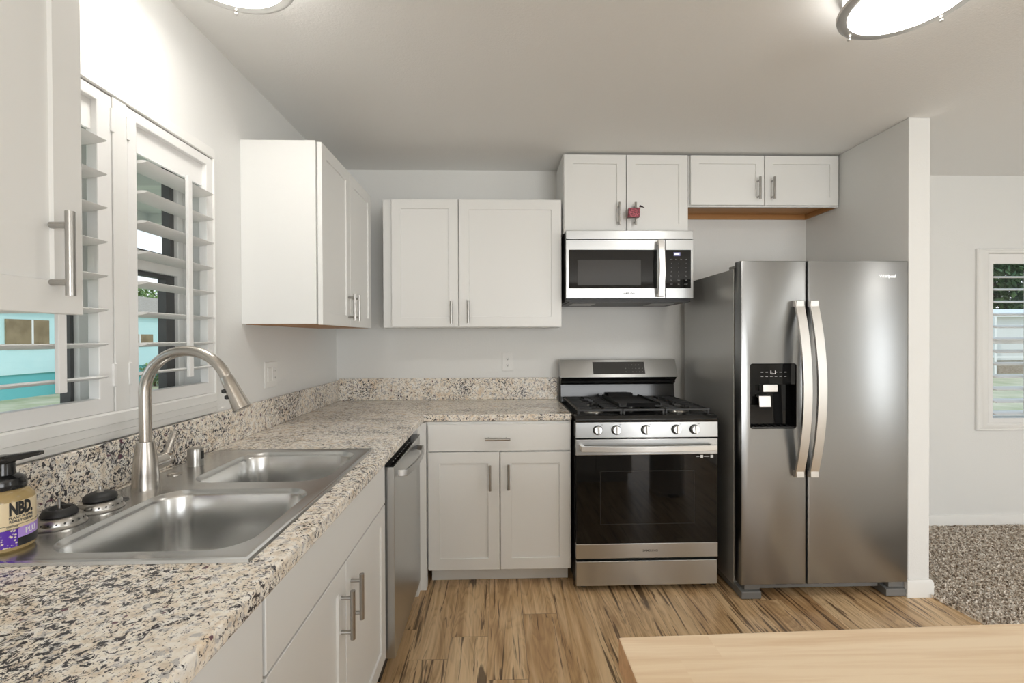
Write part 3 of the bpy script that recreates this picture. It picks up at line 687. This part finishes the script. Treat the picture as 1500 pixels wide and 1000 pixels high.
def grate(x0, x1, full=True):
    bm = nb(); y0, y1, z = .055, .600, .962; h = .007
    for x in (x0 + .006, x1 - .006): box(bm, x - .006, x + .006, y0, y1, z - .012, z)
    for y in (y0, y1, (y0 + y1) / 2): box(bm, x0, x1, y - .006, y + .006, z - .012, z)
    if full:
        n = 9
        for k in range(1, n):
            y = y0 + (y1 - y0) * k / n
            box(bm, x0 + .004, x0 + (x1 - x0) * .36, y - .004, y + .004, z - .010, z + .001); box(bm, x1 - (x1 - x0) * .36, x1 - .004, y - .004, y + .004, z - .010, z + .001)
        xm = (x0 + x1) / 2
        for a, b in ((y0, y0 + .09), (y1 - .09, y1), ((y0 + y1) / 2 - .07, (y0 + y1) / 2 + .07)): box(bm, xm - .004, xm + .004, a, b, z - .010, z + .001)
    for x in (x0 + .006, x1 - .006):
        for y in (y0 + .004, y1 - .004): box(bm, x - .006, x + .006, y - .006, y + .006, .929, z - .011)
    return fin('grate', bm, M['iron'], t, .0015)
grate(.020, .262); grate(.266, .492, False); grate(.496, .738)
bm = nb(); prism(bm, [(.690, .90), (.600, .90), (.600, .930), (.612, 1.040), (.590, 1.050), (.588, 1.066), (.566, 1.082), (.560, 1.093), (.690, 1.093)], 'X', .002, W - .002); fin('backguard', bm, M['black'], t, .002)
bm = nb(); prism(bm, [(.555, 1.090), (.610, 1.203), (.690, 1.203), (.690, 1.090)], 'X', -.004, W + .004); fa = fin('backguard_fascia', bm, M['steel'], t, .002)
def on_fascia(u, v, o=.0008):   # a point on the slanted fascia, v up along it
    a = math.atan2(.055, .113); return (u, .555 + math.sin(a) * v - math.cos(a) * o, 1.090 + math.cos(a) * v + math.sin(a) * o)
slant = 90 - math.degrees(math.atan2(.055, .113))
bm = nb(); P_ = [on_fascia(.210, .022, -.002), on_fascia(.550, .022, -.002), on_fascia(.550, .108, -.002), on_fascia(.210, .108, -.002)]; Q_ = [on_fascia(.210, .022, .001), on_fascia(.550, .022, .001), on_fascia(.550, .108, .001), on_fascia(.210, .108, .001)]
loft(bm, [P_, Q_]); fin('display_panel', bm, mat('display_glass', (.06, .06, .058), .07), fa)
for j in range(3):
    for i in range(6): text('button_mark', random.choice(['o', '-', 'x', '.']), .010, on_fascia(.425 + i * .022, .038 + j * .024, .0014), M['ink_grey'], fa, rot=(slant, 0, 0))

# griddle plate on the middle grate
t = thing('griddle', 'black cast iron griddle plate on the middle grate of the range', 'griddle', (.783, 2.446 + .325, .9632))
bm = nb(); x0, x1, y0, y1 = -.118, .118, -.215, .215
box(bm, x0, x1, y0, y1, .0, .008)
for a, b, c, d in ((x0, x0 + .008, y0, y1), (x1 - .008, x1, y0, y1)): box(bm, a, b, c, d, .008, .020)
fin('plate', bm, M['iron'], t, .002)
for s in (-1, 1):
    bm = nb(); yy = y0 if s < 0 else y1; prism(bm, [(yy, .004), (yy - s * .01, .006), (yy + s * .014, .028), (yy + s * .022, .029), (yy + s * .004, .001)], 'X', -.078, .078); fin('end_grip', bm, M['iron'], t, .002)

# ------------------------------------------------------------------ microwave (local x 0...757, y=0 front)
t = thing('microwave', 'stainless steel over-the-range microwave mounted under wall cabinet', 'microwave', (.3985, 2.740, 1.560))
bx('body', M['blackmat'], .002, W - .002, .030, .411, 0, .418, t, .003)
bx('vent_panel', M['steel'], .0, W, 0, .03, .366, .418, t, .003)
bm = nb(); gridslab(bm, [.0, .018, .540, .590], [.018, .078, .304, .363], lambda i, j: not (i == 1 and j == 1), 0, .03, lambda u, v, w: (u, w, v)); md = fin('door', bm, M['steel'], t, .002)
bx('door_glass', M['glass_black'], .018, .540, .0015, .029, .078, .304, md)
bx('inner_window', M['dark_window'], .068, .445, .0006, .002, .096, .246, md)
bm = nb(); lp = []
for k in range(19):
    z = .024 + .334 * k / 18; b_ = math.sin(math.pi * k / 18); y = -.030 - .024 * b_; hw = .017
    lp.append([(.553 - hw, y - .006, z), (.553 + hw, y - .006, z), (.553 + hw, y + .006, z), (.553 - hw, y + .006, z)])
loft(bm, lp); box(bm, .540, .566, -.03, .004, .026, .046); box(bm, .540, .566, -.03, .004, .336, .356); fin('handle', bm, M['light_steel'], md, .002)
text('logo', 'SAMSUNG', .0150, (.372, -.0006, .048), M['ink'], md, bold=.0003, stretch=1.1)
bm = nb(); gridslab(bm, [.5925, .5935, W - .014, W], [.018, .078, .304, .363], lambda i, j: not (i in (0, 1) and j == 1), 0, .03, lambda u, v, w: (u, w, v)); pn = fin('control_panel', bm, M['steel'], t, .001)
kp = bx('keypad', M['glass_black'], .5925, W - .014, .001, .029, .078, .304, pn)
bx('display', M['display_bg'], .640, .680, .0004, .0015, .268, .290, kp)
text('clock_digits', '4:03', .016, (.660, .0002, .279), M['display'], kp, bold=.0006)
rows = [('Auto', 'Pop', 'Soft', 'Defr'), ('1', '2', '3'), ('4', '5', '6'), ('7', '8', '9'), ('Pwr', '0', 'Time'), ('Fan', 'Hi/Lo', 'Light'), ('STOP', 'Eco', 'START')]
for j, r_ in enumerate(rows):
    for i, s in enumerate(r_): text('key_mark', s, .0085 if len(s) < 3 else .0070, (.626 + i * (.088 / (len(r_) - 1)), .0006, .248 - j * .0245), M['ink_grey'], kp)
bm = nb(); box(bm, .02, W - .02, .02, .40, -.004, .002); un = fin('underside', bm, M['blackmat'], t)
for a, b in ((.06, .20), (.55, .69)): bx('grease_filter', M['ink_grey'], a, b, .12, .30, -.006, -.003, un)

# ------------------------------------------------------------------ fridge
FX0, FX1, FYD = 1.233, 2.107, 2.3385
t = thing('refrigerator', 'stainless steel side-by-side refrigerator with ice dispenser', 'refrigerator', ((FX0 + FX1) / 2, 2.70, 0))
def ff(name, bm, m, parent=None, bev=0, **k):
    o = fin(name, bm, m, parent or t, bev, **k)
    if parent is None: o.location = (-t.location.x, -t.location.y, 0)
    return o
bm = nb(); box(bm, FX0 + .003, FX1 - .003, 2.425, 3.075, .035, 1.705); ff('case', bm, M['case'], None, .004)
bm = nb(); box(bm, FX0 + .012, FX1 - .012, 2.400, 2.428, .10, 1.70); ff('door_gasket', bm, M['blackmat'])
XG0, XG1 = 1.5695, 1.5775
DX = (1.278, 1.519, .879, 1.212); NR = 6
bm = nb(); hole = rrect(*DX, .014, NR)
fy = FYD; bk = 2.402; e = .009
o4 = lambda i, y: [(FX0 + i, y, .079 + i), (XG0 - i, y, .079 + i), (XG0 - i, y, 1.7345 - i), (FX0 + i, y, 1.7345 - i)]
loft(bm, [o4(0, bk), o4(0, fy + e), o4(e * .3, fy + e * .3), o4(e, fy)], True, False)
holed(bm, (FX0 + e, XG0 - e, .079 + e, 1.7345 - e), hole, NR, lambda x, z: (x, fy, z))
loft(bm, [[(x, fy, z) for x, z in hole], [(x, fy + .052, z) for x, z in hole]], False, False)
ld = ff('door', bm, M['fridge'], ang=40)
bm = nb(); loft(bm, [o4(0, bk), o4(0, fy + e), o4(e * .3, fy + e * .3), o4(e, fy)])
for v in bm.verts: v.co.x = XG1 + (v.co.x - FX0) / (XG0 - FX0) * (FX1 - XG1)
rd = ff('door', bm, M['fridge'], ang=40)
# dispenser: dark niche, flush control glass, spout, paddle, tray
bm = nb()
inner = rrect(DX[0] + .002, DX[1] - .002, DX[2] + .002, DX[3] - .002, .012, NR)
loft(bm, [[(x, fy + .001, z) for x, z in hole], [(x, fy + .001, z) for x, z in inner], [(x, fy + .045, z) for x, z in inner]], False, True); ds = ff('dispenser', bm, M['glass_black'], ld)
bm = nb(); box(bm, DX[0] + .004, DX[1] - .004, fy + .004, fy + .044, 1.105, 1.208); fin('control_glass', bm, M['glass_black'], ds)
for j in range(2):
    for i in range(6): bm = nb(); x = DX[0] + .058 + i * .024; z = 1.166 - j * .022; box(bm, x, x + .012, fy + .003, fy + .0042, z, z + .003); fin('indicator', bm, M['ink_grey'], ds)
bm = nb(); gridslab(bm, [DX[0] + .108, DX[0] + .111, DX[0] + .131, DX[0] + .134], [1.158, 1.161, 1.176], lambda i, j: i != 1 or j == 0, fy + .003, fy + .0042, lambda u, v, w: (u, w, v)); fin('glass_symbol', bm, M['ink_white'], ds)
bm = nb(); box(bm, DX[0] + .072, DX[0] + .147, fy + .006, fy + .044, 1.066, 1.104); fin('spout_housing', bm, M['light_steel'], ds, .002)
bm = nb(); prism(bm, [(fy + .040, 1.05), (fy + .010, 1.045), (fy + .004, .990), (fy + .008, .988), (fy + .018, 1.035), (fy + .040, 1.04)], 'X', DX[0] + .052, DX[0] + .112); fin('paddle', bm, M['light_steel'], ds, .001)
bm = nb()
for k in range(7): box(bm, DX[0] + .02 + k * .032, DX[0] + .026 + k * .032, fy + .004, fy + .044, .884, .890)
box(bm, DX[0] + .008, DX[1] - .008, fy + .002, fy + .006, .882, .889); fin('drip_tray', bm, M['iron'], ds)
def fh(x, door):
    bm = nb(); lp = []; z0, z1 = .634, 1.532; hw = .0225
    for k in range(31):
        z = z0 + (z1 - z0) * k / 30; b_ = 1 - (2 * k / 30 - 1) ** 2; y = fy - .014 - .070 * b_
        lp.append([(x - hw, y - .006, z), (x + hw, y - .006, z), (x + hw, y + .009, z), (x - hw, y + .009, z)])
    loft(bm, lp)
    for a, b in ((z0, z0 + .035), (z1 - .035, z1)): box(bm, x - hw * .9, x + hw * .9, fy - .030, fy + .001, a + .002, b - .002)
    fin('handle', bm, M['light_steel'], door, .002)
fh(1.520, ld); fh(1.594, rd)
text('logo', 'Whirlpool', .0245, (1.992, fy - .0008, 1.655), M['chrome'], rd, ex=.0008, stretch=.85)
bm = nb(); box(bm, FX0 + .02, FX1 - .02, 2.40, 2.43, .030, .070); ff('base_grille', bm, M['leg'], None, .003)
for k in range(8):
    bm = nb(); x = 1.36 + k * .085; box(bm, x, x + .06, 2.397, 2.401, .05, .064); ff('grille_slot', bm, M['slot'])
for x0, x1 in ((FX0 + .004, FX0 + .108), (FX1 - .112, FX1 - .006)):
    bm = nb(); prism(bm, [(2.345, .006), (2.345, .042), (2.37, .046), (2.66, .090), (2.70, .030), (2.70, .006)], 'X', x0, x1); ff('leg_cover', bm, M['leg'], None, .003)
    bm = nb(); box(bm, x0 + .02, x1 - .004, 2.355, 2.40, .048, .076); ff('hinge_block', bm, M['leg'], None, .002)
    bm = nb(); cyl(bm, ((x0 + x1) / 2, 2.50, 0), ((x0 + x1) / 2, 2.50, .03), .018); ff('roller', bm, M['rubber'])
for x0, x1 in ((FX0 + .006, FX0 + .05), (FX1 - .05, FX1 - .006)):
    bm = nb(); box(bm, x0, x1, 2.37, 2.48, 1.7055, 1.722); ff('hinge_cover', bm, M['case'], None, .003)

# ------------------------------------------------------------------ red glitter ornament on a cabinet handle
t = thing('ornament', 'small red glitter ornament with dark leaf hung on cabinet handle above microwave', 'ornament', (.810, 2.768, 2.060))
bm = nb(); box(bm, -.036, .034, -.012, .012, .0, .058)
for v in bm.verts:
    v.co.x += (v.co.z - .03) * .09; v.co.z += v.co.x * .02
fin('block', bm, M['glitter'], t, .003)
bm = nb(); loft(bm, [[(.030, -.006, .062), (.034, -.006, .076), (.034, -.004, .076), (.030, -.004, .062)], [(.046, -.010, .060), (.050, -.010, .066), (.050, -.008, .066), (.046, -.008, .060)], [(.062, -.012, .055), (.063, -.012, .0555), (.063, -.011, .0555), (.062, -.011, .055)]]); fin('leaf', bm, mat('dark_ribbon', (.03, .012, .015), .5), t)
bm = nb(); tube(bm, [(.018 + .014 * math.cos(a), .012 + .020 * math.sin(a), .060 + .002 * math.sin(a)) for a in [2 * math.pi * k / 16 for k in range(17)]], .0016, 6); fin('loop', bm, M['rubber'], t)

# ------------------------------------------------------------------ outlets
t = thing('wall_outlet', 'white duplex outlet on back wall above the backsplash', 'outlet', (.0615, YB, 1.187))
bx('plate', M['white_plastic'], -.0375, .0375, -.006, 0, -.0625, .0625, t, .003)
for s in (-1, 1):
    bm = nb(); lathe(bm, [(.017, 0), (.017, .0025), (.0005, .0025)], n=24)
    f = fin('receptacle', bm, M['white_plastic'], t, .0008); f.location = (0, -.006, s * .021); f.rotation_euler = (R(90), 0, 0)
    for x in (-.0065, .0065): bm = nb(); box(bm, x - .0014, x + .0014, -.0010, .0062, .0024, .0030); fin('slot', bm, M['slot'], f)
    bm = nb(); cyl(bm, (0, -.0075, .0024), (0, -.0075, .0030), .0030, n=10); fin('slot', bm, M['slot'], f)
t = thing('switch_plate', 'white double wall plate with switch and outlet beside the window', 'switch', (XL, 2.247, 1.179), 90)
bx('plate', M['white_plastic'], -.0615, .0615, -.006, 0, -.0610, .0610, t, .003)
bx('rocker', M['white_plastic'], -.040, -.008, -.010, -.005, -.033, .033, t, .002)
rc = bx('receptacle', M['white_plastic'], .008, .040, -.0085, -.005, -.033, .033, t, .002)
for z in (-.017, .017):
    for x in (.018, .030): bx('slot', M['slot'], x - .0014, x + .0014, -.0091, -.0084, z - .004, z + .004, rc)

# ------------------------------------------------------------------ kitchen island with butcher block top
t = thing('kitchen_island', 'kitchen island with pale butcher block top in lower right foreground', 'island', (.68, .25, 0))
bm = nb(); prism(bm, [(.1715, .669), (1.26, .690), (1.26, -.30), (.1715, -.30)], 'Z', .866, .914); o = fin('tabletop', bm, [M['butcher'], M['endgrain']], t, .003); o.location = (-.68, -.25, 0)
for p_ in o.data.polygons:
    if abs(p_.normal.x) > .9: p_.material_index = 1
bm = nb(); box(bm, .215, 1.23, -.25, .600, .09, .8655); box(bm, .235, 1.21, -.20, .545, 0, .09); o = fin('body', bm, M['cab'], t, .002); o.location = (-.68, -.25, 0)
for k in range(3):
    x0 = .222 + k * .336
    for z0, z1 in ((.665, .855), (.40, .66), (.105, .395)):
        bm = nb(); box(bm, x0, x0 + .330, .600, .618, z0, z1); o = fin('drawer', bm, M['cab'], t, .002); o.location = (-.68, -.25, 0)
        bm = nb(); zc = (z0 + z1) / 2; cyl(bm, (x0 + .10, .648, zc), (x0 + .23, .648, zc), .006, n=12)
        for x in (x0 + .12, x0 + .21): cyl(bm, (x, .617, zc), (x, .648, zc), .005, n=8)
        fin('handle', bm, M['handle_steel'], o)
t = thing('trash_can', 'tall cylindrical steel pedal bin reflected in the oven door', 'trash can', (1.46, .86, 0))
bm = nb(); lathe(bm, [(.150, .0), (.150, .03), (.146, .035), (.146, .60), (.0005, .60)], n=40); fin('bin_body', bm, M['steel'], t)
bm = nb(); lathe(bm, [(.150, .60), (.150, .625), (.12, .665), (.06, .685), (.0005, .688)], n=40); fin('lid', bm, M['blackmat'], t)
bm = nb(); box(bm, -.04, .04, .14, .19, .012, .024); fin('pedal', bm, M['blackmat'], t, .003)

# ------------------------------------------------------------------ outside
GZ = -.40
bx('ground', M['grass'], -60, 60, -40, 60, GZ - .3, GZ, kind='structure')
def leaves(n, rx, ry, rz, cz, size, rnd):
    vs, fs = [], []
    for k in range(n):
        while True:
            p = Vector((rnd.uniform(-1, 1), rnd.uniform(-1, 1), rnd.uniform(-1, 1)))
            if .25 < p.length < 1: break
        p = Vector((p.x * rx, p.y * ry, p.z * rz + cz)) * 1.0
        u = Vector((rnd.gauss(0, 1), rnd.gauss(0, 1), rnd.gauss(0, 1))).normalized(); w, _ = basis(u); s = size * rnd.uniform(.6, 1.3); b = len(vs)
        vs += [p - u * s, p + w * s * .5, p + u * s, p - w * s * .5]; fs.append((b, b + 1, b + 2, b + 3))
    me = bpy.data.meshes.new('foliage'); me.from_pydata(vs, [], fs); return me
def tree(name, label, cat, x, y, h, r, m, n, size, group=None, seed=1, crown=None):
    rnd = random.Random(seed); t = thing(name, label, cat, (x, y, GZ), 0, group)
    cr = crown or h * .36
    me = leaves(n, r, r, cr, h - cr, size, rnd); me.materials.append(m); o = bpy.data.objects.new('foliage', me); COL.objects.link(o); o.parent = t
    bm = nb(); tube(bm, [(0, 0, 0), (.03, .02, h * .3), (.0, .05, h * .65)], [r * .07, r * .05, r * .03], 8); fin('trunk', bm, M['bark'], t)
    return t
# turquoise home across the yard, seen through the left shutters
t = thing('mobile_home', 'turquoise mobile home with brown board window seen through kitchen shutters', 'house', (-15.4, 15, GZ))
bx('wall', M['turq'], -2.2, 1.1, -11, 13, .72, 2.66, t); 
bx('skirting', M['teal'], -2.15, 1.05, -10.95, 12.95, 0, .72, t)
bx('roof_trim', M['teal'], -2.25, 1.22, -11.1, 13.1, 2.66, 2.82, t)
bm = nb(); prism(bm, [(1.35, 2.80), (-.5, 3.65), (-2.4, 2.80)], 'Y', -11.2, 13.2); fin('roof', bm, M['shingle'], t)
wn_ = bx('window', M['brown_panel'], 1.1, 1.15, -1.05, .25, 1.50, 2.36, t); bx('window_bar', M['trim'], 1.15, 1.17, -.32, -.27, 1.50, 2.36, wn_)
wn_ = bx('window', M['brown_panel'], 1.1, 1.15, 3.3, 4.7, 1.5, 1.95, t); bx('window_bar', M['trim'], 1.15, 1.17, 3.95, 4.0, 1.5, 1.95, wn_)
for i, (x, y, h, r) in enumerate(((-21, 13, 4.9, 2.6), (-22, 19, 5.2, 3.0), (-21, 26, 5.0, 2.6), (-24, 33, 5.6, 3.4))):
    tree('tree', ('broad green tree behind the turquoise home, left end', 'tall green tree behind the turquoise home', 'round green tree behind the turquoise home, far end', 'large far green tree beyond the turquoise home')[i], 'tree', x, y, h, r, M['leaf'], 2600, .16, 'trees behind the turquoise home', 30 + i)
for i, (x, y, h, r, mm) in enumerate(((-13.4, 16.2, 1.15, .75, 'dry_leaf'), (-12.9, 17.9, .9, .5, 'leaf'), (-12.6, 20.0, 1.0, .7, 'dry_leaf'), (-13.2, 22.5, .7, .6, 'leaf'))):
    tree('shrub', ('dry brown shrub against the turquoise home, left shutter view', 'low green shrub beside the dry shrub by turquoise home', 'dry brown shrub before the turquoise home, right shutter view', 'small green shrub at the far end of turquoise home')[i], 'shrub', x, y, h, r, M[mm], 1100, .06, 'shrubs along the turquoise home', 50 + i, h * .48)
# patio cover outside the kitchen window
t = thing('patio_cover', 'grey metal patio cover outside the kitchen window, seen from below', 'patio cover', (-2.6, 4, GZ))
bx('roof_panel', M['awning'], -.8, 1.30, -6, 8, 2.93, 2.97, t)
for k in range(12): bx('beam', M['beam'], -.78, 1.28, -5 + k * 1.1, -4.92 + k * 1.1, 2.84, 2.93, t)
bx('beam', M['beam'], -.8, -.70, -6, 8, 2.80, 2.93, t)
for y in (-5.5, 7.6): bx('post', M['beam'], -.8, -.7, y, y + .1, 0, 2.80, t)
# white home beyond the living area window
t = thing('mobile_home', 'white mobile home seen through the shutters at right picture edge', 'house', (22, 21, GZ))
bx('wall', M['white_siding'], -9, 9, 0, 4, .62, 2.62, t)
bx('skirting', M['shingle'], -8.95, 8.95, .05, 3.95, 0, .62, t)
bm = nb(); prism(bm, [(-.25, 2.62), (-.25, 2.80), (2, 3.1), (4.25, 2.80), (4.25, 2.62)], 'X', -9.3, 9.3); fin('roof', bm, M['white_siding'], t)
for k in range(9): bx('porch_post', M['trim'], -8 + k * 2, -7.9 + k * 2, -.9, -.8, 0, 2.6, t)
bx('porch_rail', M['trim'], -8, 8, -.88, -.82, .78, .84, t)
for i, (x, y, h, r) in enumerate(((27.5, 30, 7.6, 2.9), (33.8, 31, 8.4, 3.1), (40.4, 31, 7.6, 3.0))):
    tree('tree', ('green tree behind the white home, left of three', 'tallest green tree behind the white home, middle one', 'green tree behind the white home, right of three')[i], 'tree', x, y, h, r, M['leaf_dark'], 5200, .26, 'trees behind the white home', 70 + i)
